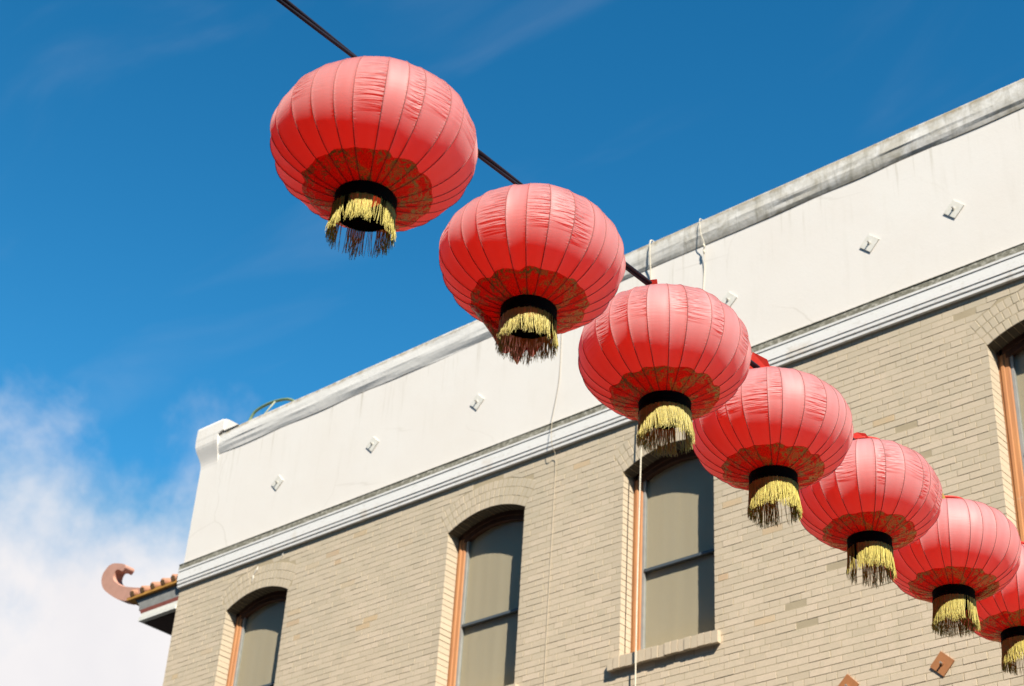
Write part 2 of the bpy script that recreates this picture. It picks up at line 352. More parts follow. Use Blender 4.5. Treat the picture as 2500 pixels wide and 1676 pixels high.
def m_fringe():
    t = NT('gold_thread'); p = t.coord('Object')
    c = t.mix(t.noise(t.scale(p, (60, 60, 2)), 3, 3), (.66, .54, .09), (.50, .43, .10))
    pr = t.bsdf(c, .45, None, .5, Sheen_Weight=.2)
    tl = t.n('ShaderNodeBsdfTranslucent', Color=(.3, .24, .04)).outputs[0]
    mx = t.n('ShaderNodeMixShader', **{'0': .05}); t.t.links.new(pr, mx.inputs[1]); t.t.links.new(tl, mx.inputs[2])
    return t.done(mx.outputs[0])
def m_asphalt():
    t = NT('asphalt'); p = t.pos()
    c = t.mix(t.noise(p, .6, 6), (.036, .036, .036), (.055, .054, .052))
    return t.done(t.bsdf(c, .9, t.bump(t.noise(p, 80, 3), .4, .01), .2))
def m_paving():
    t = NT('concrete_paving'); p = t.pos()
    b = t.n('ShaderNodeTexBrick', Scale=1.0, Color1=(.17, .165, .155), Color2=(.15, .145, .135), Mortar=(.08, .075, .07), Mortar_Size=.012, Brick_Width=1.2, Row_Height=1.2, )
    t.t.links.new(p, b.inputs['Vector'])
    return t.done(t.bsdf(t.mix(t.ramp(t.noise(p, 1.5, 5), [(.4, 0.0), (.8, .5)]), b.outputs['Color'], (.17, .16, .15)), .9, None, .2))
M = dict(brick=m_brick(), soffit_shade=m_soffit_shade(), mortar=m_mortar(), lower=m_farbrick(), plaster=m_plaster(), cove=m_cove(), corn=m_corn(), cap=m_corncap(), wood=m_wood(), head_shade=m_plain('shaded_brown_head', (.085, .042, .028), .7), blind=m_blind(), glass=m_glass(),
         cloth=m_fabric(), print=m_print(), fringe=m_fringe(), asphalt=m_asphalt(), paving=m_paving(),
         rib=m_plain('rib_wire', (.36, .10, .09), .7), black=m_plain('black_velvet', (.010, .009, .009), .95, .05),
         goldtrim=m_plain('gold_trim', (.62, .46, .13), .45, .5, .3), redflap=m_plain('red_flap', (.55, .03, .02), .6),
         socket=m_plain('black_plastic', (.02, .02, .02), .4), bulb=m_plain('bulb_glass', (.8, .78, .72), .15, .5),
         cable=m_plain('cable_rubber', (.014, .012, .022), .55), steel=m_plain('grey_steel', (.22, .24, .26), .45, .5, .4),
         rail=m_plain('dark_rail', (.07, .085, .10), .4, .5), sash=m_plain('aluminium_sash', (.34, .34, .33), .5, .5, .2),
         wplate=m_plain('white_painted_plate', (.68, .66, .61), .7, dark=(.40, .36, .25), sc=30, var=.2), rplate=m_plain('primer_plate', (.40, .165, .065), .75, sc=18),
         rust=m_plain('rust', (.22, .12, .05), .8), bolt=m_plain('bolt_steel', (.35, .32, .28), .5, .5, .3),
         cord=m_plain('pale_cord', (.66, .60, .48), .8), thin=m_plain('grey_lead', (.50, .43, .33), .8),
         tile=m_plain('terracotta_tile', (.46, .225, .14), .7, sc=20, var=.3), hook=m_plain('ridge_paint', (.50, .27, .205), .7, sc=9, var=.2),
         egrey=m_plain('grey_gutter', (.25, .25, .24), .7, sc=10, var=.4), ered=m_plain('dark_red_board', (.20, .06, .045), .7), ewhite=m_plain('eave_white', (.68, .67, .62), .7, sc=14, var=.15),
         edge=m_plain('rusty_orange_edge', (.46, .23, .05), .75, sc=16, var=.5), esoff=m_plain('soffit_boards', (.055, .035, .03), .85),
         hose=m_plain('green_hose', (.095, .17, .085), .6, sc=25, var=.5, dark=(.20, .23, .15)), hosew=m_plain('pale_wire', (.36, .38, .28), .6),
         roof=m_plain('roof_felt', (.12, .12, .12), .9), trace=m_plain('old_filler', (.62, .58, .52), .9))

# ------------------------------------------------------------------ ground
GY = 11.5
tag(MB().box(-600, 600, -600, 600, -0.3, 0.0).build('ground', M['asphalt']), kind='structure')
tag(MB().box(-120, 60, GY - 2.6, GY - 0.02, 0.001, 0.14).build('pavement', M['paving']), kind='structure')
tag(MB().box(-120, 60, GY - 2.75, GY - 2.604, 0.001, 0.135).build('kerb', M['paving']), kind='structure')

# ------------------------------------------------------------------ the brick building
D = GY
bld = tag(empty('brick_building', (-8.0, D, 0)), 'tan brick building with a white plastered parapet and arched windows', 'building')
def place(o):                                   # children keep world coordinates
    o.matrix_parent_inverse = Matrix.Translation((8.0, -D, 0)); return o
def part(mb, name, mat, parent=None, smooth=False, label=None):
    o = mb.build(name, mat, parent or bld, smooth)
    if (parent or bld) is bld: place(o)
    if label: o['label'] = label
    return o
XL, XR = -16.13, 3.0
Z_CB = 10.175                                   # underside of the cornice
Z_LOW = 5.2                                     # single bricks are laid from here up
COURSE = 0.06544
HW = 0.537; ZS = 9.62; RISE = 0.1415            # half width, springing, rise of the openings
RA = (HW * HW + RISE * RISE) / (2 * RISE); ZC = ZS + RISE - RA; AH = math.asin(HW / RA)
RING = 0.1; NR = 3; RO = RA + NR * RING
ZSILL = 7.67
REV = 0.165                                     # depth of the brick reveal
WINC = [-14.585, -10.975, -8.61, -4.69, -1.1]
EPS = 0.0030                                    # half a joint
def bound(z):                                   # half width kept free of courses at height z
    if z <= ZS: return HW
    ze = ZS + NR * RING * math.cos(AH)
    if z <= ze: return HW + (z - ZS) * math.tan(AH)
    q = RO * RO - (z - ZC) ** 2
    return math.sqrt(q) if q > 0 else 0.0

# wall core behind the bricks, with real openings
core = MB(); yb = D + 0.0018
zs_list = [Z_LOW, ZSILL, ZS] + [ZS + (RO + ZC - ZS) * k / 10 for k in range(1, 11)] + [Z_CB + .25]
def seg_free(z0, z1):
    xs = [XL + .006]
    for c in WINC: xs += [c - HW - .006, c + HW + .006]
    return xs + [XR]
for z0, z1 in ((Z_LOW, ZSILL - .1), (ZSILL - .1, ZS)):
    if z1 < ZSILL: core.box(XL + .006, XR, yb, yb + .35, z0, z1); continue
    xs = seg_free(z0, z1)
    for a, b in zip(xs[0::2], xs[1::2]): core.box(a, b, yb, yb + .35, z0, z1)
xs = [XL + .006]
NA = 14
arcs = []
for c in WINC:
    arcs += [(c + (RA + .006) * math.sin(-AH + 2 * AH * k / NA), ZC + (RA + .006) * math.cos(-AH + 2 * AH * k / NA)) for k in range(NA + 1)]
poly = [(XL + .006, ZS)] + arcs + [(XR, ZS)]
ztop = Z_CB + .25
for (xa, za), (xb, zb) in zip(poly, poly[1:]):
    if xb - xa < 1e-6: continue
    core.add([(xa, yb, za), (xb, yb, zb), (xb, yb, ztop), (xa, yb, ztop), (xa, yb + .35, za), (xb, yb + .35, zb), (xb, yb + .35, ztop), (xa, yb + .35, ztop)],
             [(0, 1, 2, 3), (4, 7, 6, 5), (0, 4, 5, 1), (3, 2, 6, 7)])
wall = part(core, 'wall', M['mortar'])
wall['label'] = 'tan brick wall laid in common bond with thin joints'
part(MB().box(XL, XR, D, D + .35, 0.14, Z_LOW), 'lower_wall', M['lower'])
part(MB().box(XL + .02, XR, D + .45, D + 14, 0.1, 11.7), 'rear_mass', M['roof'])
part(MB().box(XL, XL + .3, D + .351, D + 14.05, 0.1, 12.1), 'side_wall', M['plaster'])

# --- bricks
random.seed(5)
def hexa(x00, x10, x11, x01, z0, z1, depth, y=D, bev=.0012, js=.0014):
    """one brick: slightly chamfered front, four sides; corners bottom-left, bottom-right, top-right, top-left"""
    j = lambda: random.uniform(-js, js)
    yf = y + random.uniform(-.0015, .0015)
    o = [(x00 + j(), z0 + j()), (x10 + j(), z0 + j()), (x11 + j(), z1 + j()), (x01 + j(), z1 + j())]
    cx = sum(p[0] for p in o) / 4; cz = sum(p[1] for p in o) / 4
    def inset(p):
        return (p[0] + math.copysign(min(bev, abs(cx - p[0])), cx - p[0]), p[1] + math.copysign(bev, cz - p[1]))
    v = [(p[0], yf, p[1]) for p in map(inset, o)] + [(p[0], yf + bev * .8, p[1]) for p in o] + [(p[0], y + depth, p[1]) for p in o]
    f = [(0, 1, 2, 3)] + [(i, 4 + i, 4 + (i + 1) % 4, (i + 1) % 4) for i in range(4)] + [(4 + i, 8 + i, 8 + (i + 1) % 4, 4 + (i + 1) % 4) for i in range(4)]
    return v, f
def tone():
    r = random.random()
    return random.uniform(.95, 1) if r < .016 else min(.9, max(.14, random.gauss(.5, .19)))
bricks = []                                     # (x00,x10,x11,x01,z0,z1,depth,tone)
row = 0; z = Z_LOW
BL = 0.2145
while z + COURSE * .5 < Z_CB:
    z0, z1 = z + EPS, min(z + COURSE, Z_CB + .02) - EPS
    header = row % 6 == 3
    L_ = BL / 2 if header else BL
    x = XL - (0 if header else (row % 2) * BL / 2) - (BL * .25 if header else 0)
    edges = []
    while x < XR:
        edges.append((max(x, XL), x + L_)); x += L_
    for xa, xb in edges:
        if xb - XL < .03: continue
        pieces = [(xa + EPS, xb - EPS, xb - EPS, xa + EPS, False)]
        for c in WINC:
            if z1 < ZSILL + .01: continue
            b0, b1 = bound(z0), bound(z1)
            if b0 <= 0 and b1 <= 0: continue
            out = []
            for (p0, p1, q1, q0, e) in pieces:
                if p1 <= c - max(b0, b1) or p0 >= c + max(b0, b1):
                    if z1 < ZS + .03 and 0 <= c - HW - p1 < .035: p1 = q1 = c - HW; e = True
                    if z1 < ZS + .03 and 0 <= p0 - c - HW < .035: p0 = q0 = c + HW; e = True
                    out.append((p0, p1, q1, q0, e)); continue
                g = EPS if z1 > ZS else 0
                if p0 < c - b0 - g - .02: out.append((p0, min(p1, c - b0 - g), min(q1, c - b1 - g), q0, True))
                if p1 > c + b0 + g + .02: out.append((max(p0, c + b0 + g), p1, q1, max(q0, c + b1 + g), True))
            pieces = out
        for (p0, p1, q1, q0, e) in pieces:
            if q1 - q0 < .012 or p1 - p0 < .012: continue
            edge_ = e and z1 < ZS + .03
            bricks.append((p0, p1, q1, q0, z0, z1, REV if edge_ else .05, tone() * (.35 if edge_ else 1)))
    row += 1; z += COURSE
# the 300 that show largest: in front of the lens and near it, not behind the lanterns
def proj(x, y, zz):
    d = Vector((x, y, zz - 1.6)); w = d.dot(cf)
    return d.dot(cr) / w, d.dot(cu) / w, w
def score(b):
    a, c, w = proj((b[0] + b[1]) / 2, D, (b[4] + b[5]) / 2)
    if abs(a) > .303 or abs(c) > .203: return 0
    return (b[1] - b[0]) / w / w * (1 if a > -.05 else .9)
order = sorted(range(len(bricks)), key=lambda i: -score(bricks[i])); single = set(order[:300])
cache = {}
bs, tones = MB(), []
for i, b in enumerate(bricks):
    if i in single and b[6] < .1 and abs(b[0] - b[3]) < 1e-6 and abs(b[1] - b[2]) < 1e-6:
        w = round(b[1] - b[0], 3); h = round(b[5] - b[4], 3); key = (w, h, random.randrange(5))
        if key not in cache:
            v, f = hexa(-w / 2, w / 2, w / 2, -w / 2, -h / 2, h / 2, .05, 0.0)
            me = bpy.data.meshes.new('brick'); me.from_pydata(v, [], f); me.materials.append(M['brick']); cache[key] = me
        o = bpy.data.objects.new('brick', cache[key]); COL.objects.link(o); o.parent = wall
        o.location = ((b[0] + b[1]) / 2, D + random.uniform(-.0012, .0012), (b[4] + b[5]) / 2); o['tone'] = b[7]
    else:
        v, f = hexa(*b[:7]); bs.add(v, f); tones += [b[7]] * len(v)
o = mesh('brick_courses', bs.v, bs.f, M['brick'], wall); o['kind'] = 'stuff'
at = o.data.attributes.new('tone', 'FLOAT', 'POINT'); at.data.foreach_set('value', tones)

# --- arches, windows, sills
def arc_pt(c, r, a): return (c + r * math.sin(a), ZC + r * math.cos(a))
def ring_strip(mb, c, r0, r1, y0, y1, n=16, a0=None, a1=None):
    a0 = -AH if a0 is None else a0; a1 = AH if a1 is None else a1
    for k in range(n):
        p, q = a0 + (a1 - a0) * k / n, a0 + (a1 - a0) * (k + 1) / n
        pts = [arc_pt(c, r0, p), arc_pt(c, r0, q), arc_pt(c, r1, q), arc_pt(c, r1, p)]
        mb.add([(x, y0, z_) for x, z_ in pts] + [(x, y1, z_) for x, z_ in pts], [(0, 1, 2, 3), (4, 7, 6, 5), (0, 4, 5, 1), (2, 6, 7, 3)] + ([(0, 3, 7, 4)] if k == 0 else []) + ([(1, 5, 6, 2)] if k == n - 1 else []))
    return mb
wl = ['far left window nearest the building corner', 'second window from the corner, its right jamb in shade', 'window with its whole brick sill in view, cord hanging in front', 'window at the right edge of the picture', None]
for wi, c in enumerate(WINC):
    arch = place(empty('arch', (0, 0, 0), bld))
    for rg in range(NR):
        r0 = RA + rg * RING; n = int(round(2 * AH * (r0 + .05) / .068))
        for k in range(n):
            a0 = -AH + 2 * AH * k / n; a1 = -AH + 2 * AH * (k + 1) / n; da = EPS / r0
            am = (a0 + a1) / 2; P = Vector(arc_pt(0, r0 + RING / 2, am))
            pts = [arc_pt(0, r0 + EPS * .6, a0 + da), arc_pt(0, r0 + EPS * .6, a1 - da), arc_pt(0, r0 + RING - EPS * .6, a1 - da), arc_pt(0, r0 + RING - EPS * .6, a0 + da)]
            dep = REV if rg == 0 else .05; key = ('v', rg, k)
            if key not in cache:
                bv = .0035; loc = [(x - P[0], z_ - P[1]) for x, z_ in pts]
                v = [(x * (1 - bv / .034), 0, z_ * (1 - bv / .05)) for x, z_ in loc] + [(x, bv, z_) for x, z_ in loc] + [(x, dep, z_) for x, z_ in loc]
                f = [(0, 1, 2, 3)] + [(i, 4 + i, 4 + (i + 1) % 4, (i + 1) % 4) for i in range(4)] + [(4 + i, 8 + i, 8 + (i + 1) % 4, 4 + (i + 1) % 4) for i in range(4)]
                me = bpy.data.meshes.new('arch_brick'); me.from_pydata(v, [], f); me.materials.append(M['brick'])
                if rg == 0: me.materials.append(M['soffit_shade']); me.polygons[5].material_index = 1
                cache[key] = me
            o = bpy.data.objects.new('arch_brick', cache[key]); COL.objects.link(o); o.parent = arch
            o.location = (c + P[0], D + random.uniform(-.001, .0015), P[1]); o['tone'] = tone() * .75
    win = place(empty('window', (0, 0, 0), bld))
    if wl[wi]: win['label'] = wl[wi]
    yc = D + REV + .003; CW = .098
    cas = MB()
    for s in (-1, 1):
        x0 = c + s * (HW - .001); x1 = c + s * (HW - CW)
        steps = [(0, .0), (.022, .0), (.026, -.012), (.05, -.012), (.056, .002), (.09, .006), (CW, .02)]
        lo, hi = ZSILL + .01, ZS + .02
        for (d0, e0), (d1, e1) in zip(steps, steps[1:]):
            xa, xb = x0 - s * d0, x0 - s * d1
            cas.add([(xa, yc + e0, lo), (xb, yc + e1, lo), (xb, yc + e1, hi), (xa, yc + e0, hi)], [(0, 1, 2, 3)])
        cas.add([(x1, yc + .02, lo), (x1, yc + .13, lo), (x1, yc + .13, hi + .06), (x1, yc + .02, hi)], [(0, 1, 2, 3)])
    part(cas, 'casing', M['wood'], win)
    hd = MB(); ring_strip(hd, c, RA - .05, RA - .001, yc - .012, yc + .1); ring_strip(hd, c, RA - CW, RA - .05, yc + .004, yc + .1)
    part(hd, 'casing_head', M['head_shade'], win)  # head browner than the jambs: shade under the arch put into its colour
    iw = HW - CW - .002; top = ZS + .06
    for s in (-1, 1):
        xa, xb = sorted((c + s * iw, c + s * (iw - .026)))
        part(MB().box(xa, xb, yc + .022, yc + .06, ZSILL + .01, top), 'sash_stile', M['sash'], win)
    part(MB().box(c - iw + .026, c + iw - .026, yc + .016, yc + .06, 8.578, 8.606), 'meeting_rail', M['rail'], win)
    part(MB().box(c - iw + .026, c + iw - .026, yc + .024, yc + .06, ZSILL + .01, ZSILL + .05), 'bottom_rail', M['sash'], win)
    part(MB().box(c - iw + .026, c + iw - .026, yc + .040, yc + .044, 8.607, top), 'pane', M['glass'], win)
    part(MB().box(c - iw + .026, c + iw - .026, yc + .046, yc + .05, ZSILL + .05, 8.577), 'pane', M['glass'], win)
    bv, bf = [], []
    for i in range(41):
        x = c - iw + (2 * iw) * i / 40; w = .0015 * math.sin(i * .35 + wi) + .004 * noise.noise(Vector((x * 4, wi, 0)))
        bv += [(x, yc + .062 + abs(w), ZSILL + .0), (x, yc + .062 + abs(w) * .6, ZS + .13)]
    for i in range(40): bf.append((2 * i, 2 * i + 2, 2 * i + 3, 2 * i + 1))
    o = mesh('blind', bv, bf, M['blind'], win, True)
    part(MB().box(c - HW - .1, c + HW + .1, D + .34, D + .345, ZSILL - .2, ZS + .2), 'dark_backing', M['black'], win)
    # brick sill, rowlock course on a slope
    sill = place(empty('sill', (0, 0, 0), bld))
    x0, x1 = c - HW - .105, c + HW + .065; n = 17; w = (x1 - x0) / n
    for k in range(n):
        xa, xb = x0 + k * w + .003, x0 + (k + 1) * w - .003; dz = random.uniform(-.005, .003); dy = random.uniform(-.005, .005)
        P = [(D - .050 + dy, ZSILL - .118 + dz), (D - .050 + dy, ZSILL - .004 + dz), (D + .0, ZSILL + .002 + dz), (D + REV + .04, ZSILL + .012 + dz), (D + REV + .04, ZSILL - .118 + dz)]
        mb = MB(); nP = len(P)
        if xa < c - HW or xb > c + HW: P[2:] = [(D + .0, ZSILL - .001 + dz), (D + .0, ZSILL - .118 + dz)]; nP = len(P)
        mb.add([(xa, y, z_) for y, z_ in P] + [(xb, y, z_) for y, z_ in P], [tuple(range(nP)), tuple(nP + i for i in reversed(range(nP)))] + [((i + 1) % nP, i, nP + i, nP + (i + 1) % nP) for i in range(nP)])
        o = part(mb, 'sill_brick', M['brick'], sill); o['tone'] = random.uniform(.0, .3)
    part(MB().box(x0 + .01, x1 - .01, D - .040, D + .004, ZSILL - .114, ZSILL - .02), 'sill_bed', M['mortar'], sill)

# --- cornice: stepped mouldings, each step oversailing the one below
def corn(name, prof, mat, parent, seg=60, jit=.0015):
    return part(MB().extr(prof, XL - .012, XR, seg, jit), name, mat, parent)
cor = place(empty('cornice', (0, 0, 0), bld)); cor['label'] = 'stepped white cornice with a grimy grey upper band'
yf = D
z0 = Z_CB - .012
corn('bed_mould', [(yf + .02, z0), (yf - .034, z0), (yf - .036, z0 + .026), (yf - .030, z0 + .034), (yf + .02, z0 + .034)], M['corn'], cor)
corn('ovolo', [(yf + .02, z0 + .035), (yf - .032, z0 + .035), (yf - .044, z0 + .044), (yf - .046, z0 + .076), (yf - .043, z0 + .084), (yf + .02, z0 + .084)], M['corn'], cor)
corn('fascia', [(yf + .02, z0 + .085), (yf - .053, z0 + .085), (yf - .055, z0 + .196), (yf - .051, z0 + .203), (yf + .02, z0 + .203)], M['corn'], cor)
corn('fillet', [(yf + .02, z0 + .204), (yf - .062, z0 + .204), (yf - .063, z0 + .226), (yf + .02, z0 + .23)], M['corn'], cor)
corn('grimy_cap', [(yf + .02, z0 + .231), (yf - .058, z0 + .228), (yf - .056, z0 + .296), (yf - .063, z0 + .30), (yf - .061, z0 + .306), (yf + .02, z0 + .32)], M['cap'], cor, 160, .004)
# --- parapet face
ZCV = 11.955                                     # where the coping's cove starts
pv = MB().extr([(D - .006, Z_CB + .29), (D - .006, ZCV), (D + .3, ZCV), (D + .3, Z_CB + .29)], XL, XR, 1)
part(pv, 'parapet', M['plaster'], label='smooth white plastered parapet wall')
# --- coping with a cove, dying into a solid corner block
def cove_prof(k=8):
    return [(D + .3, ZCV), (D - .006, ZCV), (D - .012, ZCV + .003), (D - .025, ZCV + .04), (D - .036, ZCV + .08), (D - .043, ZCV + .12), (D - .046, ZCV + .15), (D - .047, ZCV + .2), (D - .046, ZCV + .288), (D - .04, ZCV + .302), (D + .3, ZCV + .31)]
cv = MB().extr(cove_prof(), -15.83, XR, 170, .010)
part(cv, 'coping', M['cove'], label='coved coping, clean at the corner and dark with lichen further right')
bk = MB(); NB = 10
for r_ in range(NB + 1):
    t_ = r_ / NB; zz_ = ZCV - .12 + .41 * t_; e_ = t_ * t_ * (3 - 2 * t_)
    bk.v += [(XL - .12 * e_, D - .0062 - .064 * min(1, e_ * 1.15), zz_), (-15.80, D - .0062 - .064 * min(1, e_ * 1.15), zz_), (-15.80, D + .31, zz_), (XL - .12 * e_, D + .31, zz_)]
for zz_, xr_, dy_ in ((ZCV + .32, -15.70, .072), (ZCV + .47, -15.72, .068), (ZCV + .50, -15.76, .055)):
    bk.v += [(XL - .12, D - dy_, zz_), (xr_, D - dy_, zz_), (xr_, D + .29, zz_), (XL - .12, D + .29, zz_)]
for r_ in range(NB + 3):
    for i in range(4): bk.f.append((4 * r_ + i, 4 * r_ + (i + 1) % 4, 4 * r_ + 4 + (i + 1) % 4, 4 * r_ + 4 + i))
bk.f += [(0, 3, 2, 1), tuple(4 * (NB + 3) + i for i in range(4))]
bk.add([(-15.699, D - .062, ZCV + .302), (-15.42, D - .06, ZCV + .302), (-15.44, D + .2, ZCV + .302), (-15.699, D + .2, ZCV + .302),
        (-15.715, D - .06, ZCV + .485), (-15.64, D - .045, ZCV + .45), (-15.65, D + .2, ZCV + .45), (-15.715, D + .2, ZCV + .485)],
       [(0, 3, 2, 1), (4, 5, 6, 7), (0, 1, 5, 4), (1, 2, 6, 5), (2, 3, 7, 6), (3, 0, 4, 7)])
part(bk, 'corner_block', M['plaster'], label='raised corner block of the parapet with flared foot')
# --- tie plates bolted through the wall
def plate(x, zz, mat, size, lab, face, rot=45):
    root = place(empty('anchor_plate', (0, 0, 0), bld)); root['label'] = lab
    a = R(rot + random.uniform(-4, 4)); h = size / 2
    pl = [(x + h * (sx_ * math.cos(a) - sz_ * math.sin(a)), zz + h * (sx_ * math.sin(a) + sz_ * math.cos(a))) for sx_, sz_ in ((-1, -1), (1, -1), (1, 1), (-1, 1))]
    part(MB().prism(pl, face - .011, face + .004), 'plate', mat, root)
    part(MB().tube([(x, face - .010, zz), (x, face - .017, zz)], .017, 6), 'nut', mat, root)
    part(MB().tube([(x, face - .016, zz), (x, face - .042, zz + .002)], .008, 8), 'bolt', M['bolt'], root)
for x in (-14.51, -12.87, -11.23, -9.56, -7.87, -6.27, -5.395, -3.8):
    plate(x, 11.15, M['wplate'], .147, 'white painted square tie plate set as a diamond on the parapet', D - .006)
plate(-5.897, 6.882, M['rplate'], .152, 'rust orange tie plate set as a diamond on the brickwork', D)
plate(-6.757, 6.878, M['rplate'], .152, 'rust orange tie plate cut by the lower edge of the picture', D)
plate(-7.55, 6.878, M['rplate'], .152, 'rust orange tie plate', D)
# pale scrape of old filler on the bricks above the far window
part(MB().tube([(-14.72, D - .001, 9.89), (-14.705, D - .002, 9.93), (-14.71, D - .002, 9.97), (-14.66, D - .002, 10.03), (-14.65, D - .001, 10.07)], [.006, .012, .01, .012, .004], 5), 'filler_streak', M['trace'])
part(MB().tube([(-14.25, D - .001, 10.06), (-14.22, D - .002, 10.10), (-14.20, D - .001, 10.15)], [.005, .01, .004], 5), 'filler_streak', M['trace'])

# --- tiled eave with upturned ridge on the side street front
ev = place(empty('eave', (0, 0, 0), bld)); ev['label'] = 'tiled eave with upturned terracotta ridge hook at the far corner'
def bar(name, poly, mat, y0=D + .02, y1=D + 6):
    return part(MB().prism(poly, y0, y1), name, mat, ev)
bar('soffit', [(-16.80, 9.878), (-16.131, 9.878), (-16.131, 9.90), (-16.80, 9.90)], M['esoff'], D + .05)
bar('white_moulding', [(-16.855, 9.895), (-16.131, 9.895), (-16.131, 9.945), (-16.855, 9.945)], M['ewhite'], D - .02)
bar('white_moulding', [(-16.845, 9.951), (-16.131, 9.951), (-16.131, 10.005), (-16.845, 10.005)], M['ewhite'], D - .0)
bar('red_board', [(-16.86, 10.007), (-16.131, 10.007), (-16.131, 10.066), (-16.90, 10.066)], M['ered'], D + .004)
bar('gutter_face', [(-16.925, 10.068), (-16.131, 10.068), (-16.131, 10.248), (-17.05, 10.248), (-16.99, 10.19), (-16.94, 10.15)], M['egrey'], D + .01)
bar('tile_edge', [(-17.17, 10.25), (-16.131, 10.25), (-16.131, 10.292), (-17.19, 10.288)], M['edge'], D - .03)
rs = MB(); 
rs.add([(-17.18, D - .028, 10.294), (-16.131, D - .028, 10.294), (-16.131, D + 1.0, 10.70), (-17.18, D + 6, 10.294), (-16.131, D + 6, 10.70)], [(0, 1, 2), (0, 2, 4, 3)])
part(rs, 'roof_plane', M['tile'], ev)
for k in range(5):
    x = -17.06 + .205 * k; mb = MB()
    mb.tube([(x, D - .045, 10.318), (x, D + .5, 10.53)], .052, 10); part(mb, 'roof_tile', M['tile'], ev, True)
    part(MB().tube([(x, D - .047, 10.319), (x, D - .044, 10.320)], .034, 10), 'tile_mouth', M['rust'], ev)
hookp = [(-17.254, 10.281), (-17.40, 10.335), (-17.513, 10.394), (-17.717, 10.523), (-17.832, 10.622), (-17.892, 10.737), (-17.886, 10.835), (-17.795, 10.917), (-17.72, 10.93), (-17.627, 10.915), (-17.441, 10.851), (-17.403, 10.805), (-17.43, 10.765), (-17.455, 10.756), (-17.552, 10.803), (-17.613, 10.798), (-17.637, 10.726), (-17.61, 10.67), (-17.562, 10.63), (-17.41, 10.534), (-17.183, 10.455), (-16.91, 10.37), (-16.91, 10.31), (-17.088, 10.275)]
hookp = [(p_.x, p_.y) for p_ in smooth_path([(a_, b_, 0) for a_, b_ in hookp], 3)]
hk = MB().prism(hookp, D - .0, D + .15); part(hk, 'ridge_hook', M['hook'], ev)
part(MB().tube([(-16.33, D + .22, 9.88), (-16.33, D + .22, 9.83)], [.02, .026], 10), 'soffit_lamp', M['bulb'], ev)

# ------------------------------------------------------------------ street's other side: unseen building added to block sky light and deepen shadows
opp = tag(empty('sky_block_building', (-6, -6.5, 0)), 'unseen brown stucco building added across the street to block sky light', 'building')
def opart(mb, name, mat): o = mb.build(name, mat, opp); o.matrix_parent_inverse = Matrix.Translation((6, 6.5, 0)); return o
stu = m_plain('sky_block_stucco', (.17, .14, .11), .9, sc=2)
opart(MB().box(-70, 50, -18, -6.5, 0.0, 17.2), 'wall', stu)  # wall of the added sky-blocking building
opart(MB().box(-70.1, 50.1, -18.1, -6.2, 17.201, 17.6), 'cornice', stu)
for fl in range(5):
    for k in range(26):
        x = -46 + 2.9 * k; z_ = 1.0 + 3.4 * fl
        opart(MB().box(x, x + 1.3, -6.495, -6.46, z_, z_ + 2.0), 'sky_block_window_frame', M['sash'])
        opart(MB().box(x + .08, x + 1.22, -6.459, -6.452, z_ + .08, z_ + 1.92), 'pane', M['socket'])  # pane of the added sky-blocking building
tag(MB().box(-120, 60, -6.48, -4.0, 0.001, 0.14).build('pavement', M['paving']), kind='structure')

# ------------------------------------------------------------------ things on and in front of the facade
hz = [(-15.336, 12.20), (-15.334, 12.31), (-15.294, 12.434), (-15.196, 12.492), (-15.004, 12.517), (-14.79, 12.496), (-14.666, 12.452), (-14.589, 12.371), (-14.579, 12.22)]
hose = tag(empty('hose_loop', (-15.3, D, 12.24)), 'green looped hose rising over the top of the white parapet', 'hose')
def at_root(o, root): o.matrix_parent_inverse = Matrix.Translation(-root.location); return o
at_root(MB().tube(smooth_path([(x, D + .02 + .02 * i, z_) for i, (x, z_) in enumerate(hz)]), .02, 8).build('hose', M['hose'], hose, True), hose)
at_root(MB().tube([(-15.16, D + .04, 12.22), (-15.06, D + .06, 12.35), (-14.93, D + .09, 12.50)], .011, 6).build('brace', M['hosew'], hose, True), hose)
def cordthing(name, pts, r, mat, label, cat='cord', knots=()):
    root = tag(empty(name, pts[-1]), label, cat, 'lines hanging down the facade')
    at_root(MB().tube(smooth_path(pts, 5), r, 6).build('line', mat, root, True), root)
    for k in knots:
        v = Vector(k); at_root(MB().tube([v + Vector((0, 0, -.03)), v + Vector((.006, -.004, 0)), v + Vector((-.004, 0, .03))], [.005, .012, .006], 6).build('knot', mat, root, True), root)
cordthing('hanging_cord', [(-8.80, D - .02, 12.27), (-8.80, D - .08, 12.25), (-8.81, D - .078, 12.1), (-8.835, D - .02, 11.75), (-8.845, D - .05, 11.2), (-8.83, D - .11, 10.45), (-8.845, D - .115, 9.8), (-8.86, D - .11, 9.1), (-8.875, D - .10, 8.3), (-8.885, D - .09, 7.6), (-8.89, D - .08, 6.5), (-8.89, D - .08, 3)], .0075, M['cord'], 'pale cord hanging in front of the window with the full brick sill')
cordthing('hanging_cord', [(-8.17, D + .02, 12.27), (-8.165, D - .078, 12.25), (-8.15, D - .08, 12.05), (-8.125, D - .06, 11.92), (-8.16, D - .014, 11.6), (-8.20, D - .02, 11.0), (-8.2, D - .105, 10.47), (-8.2, D - .1, 10.2)], .0042, M['cord'], 'short knotted cord draped over the stained coping of the parapet', knots=[(-8.125, D - .06, 11.9), (-8.135, D - .05, 11.84)])
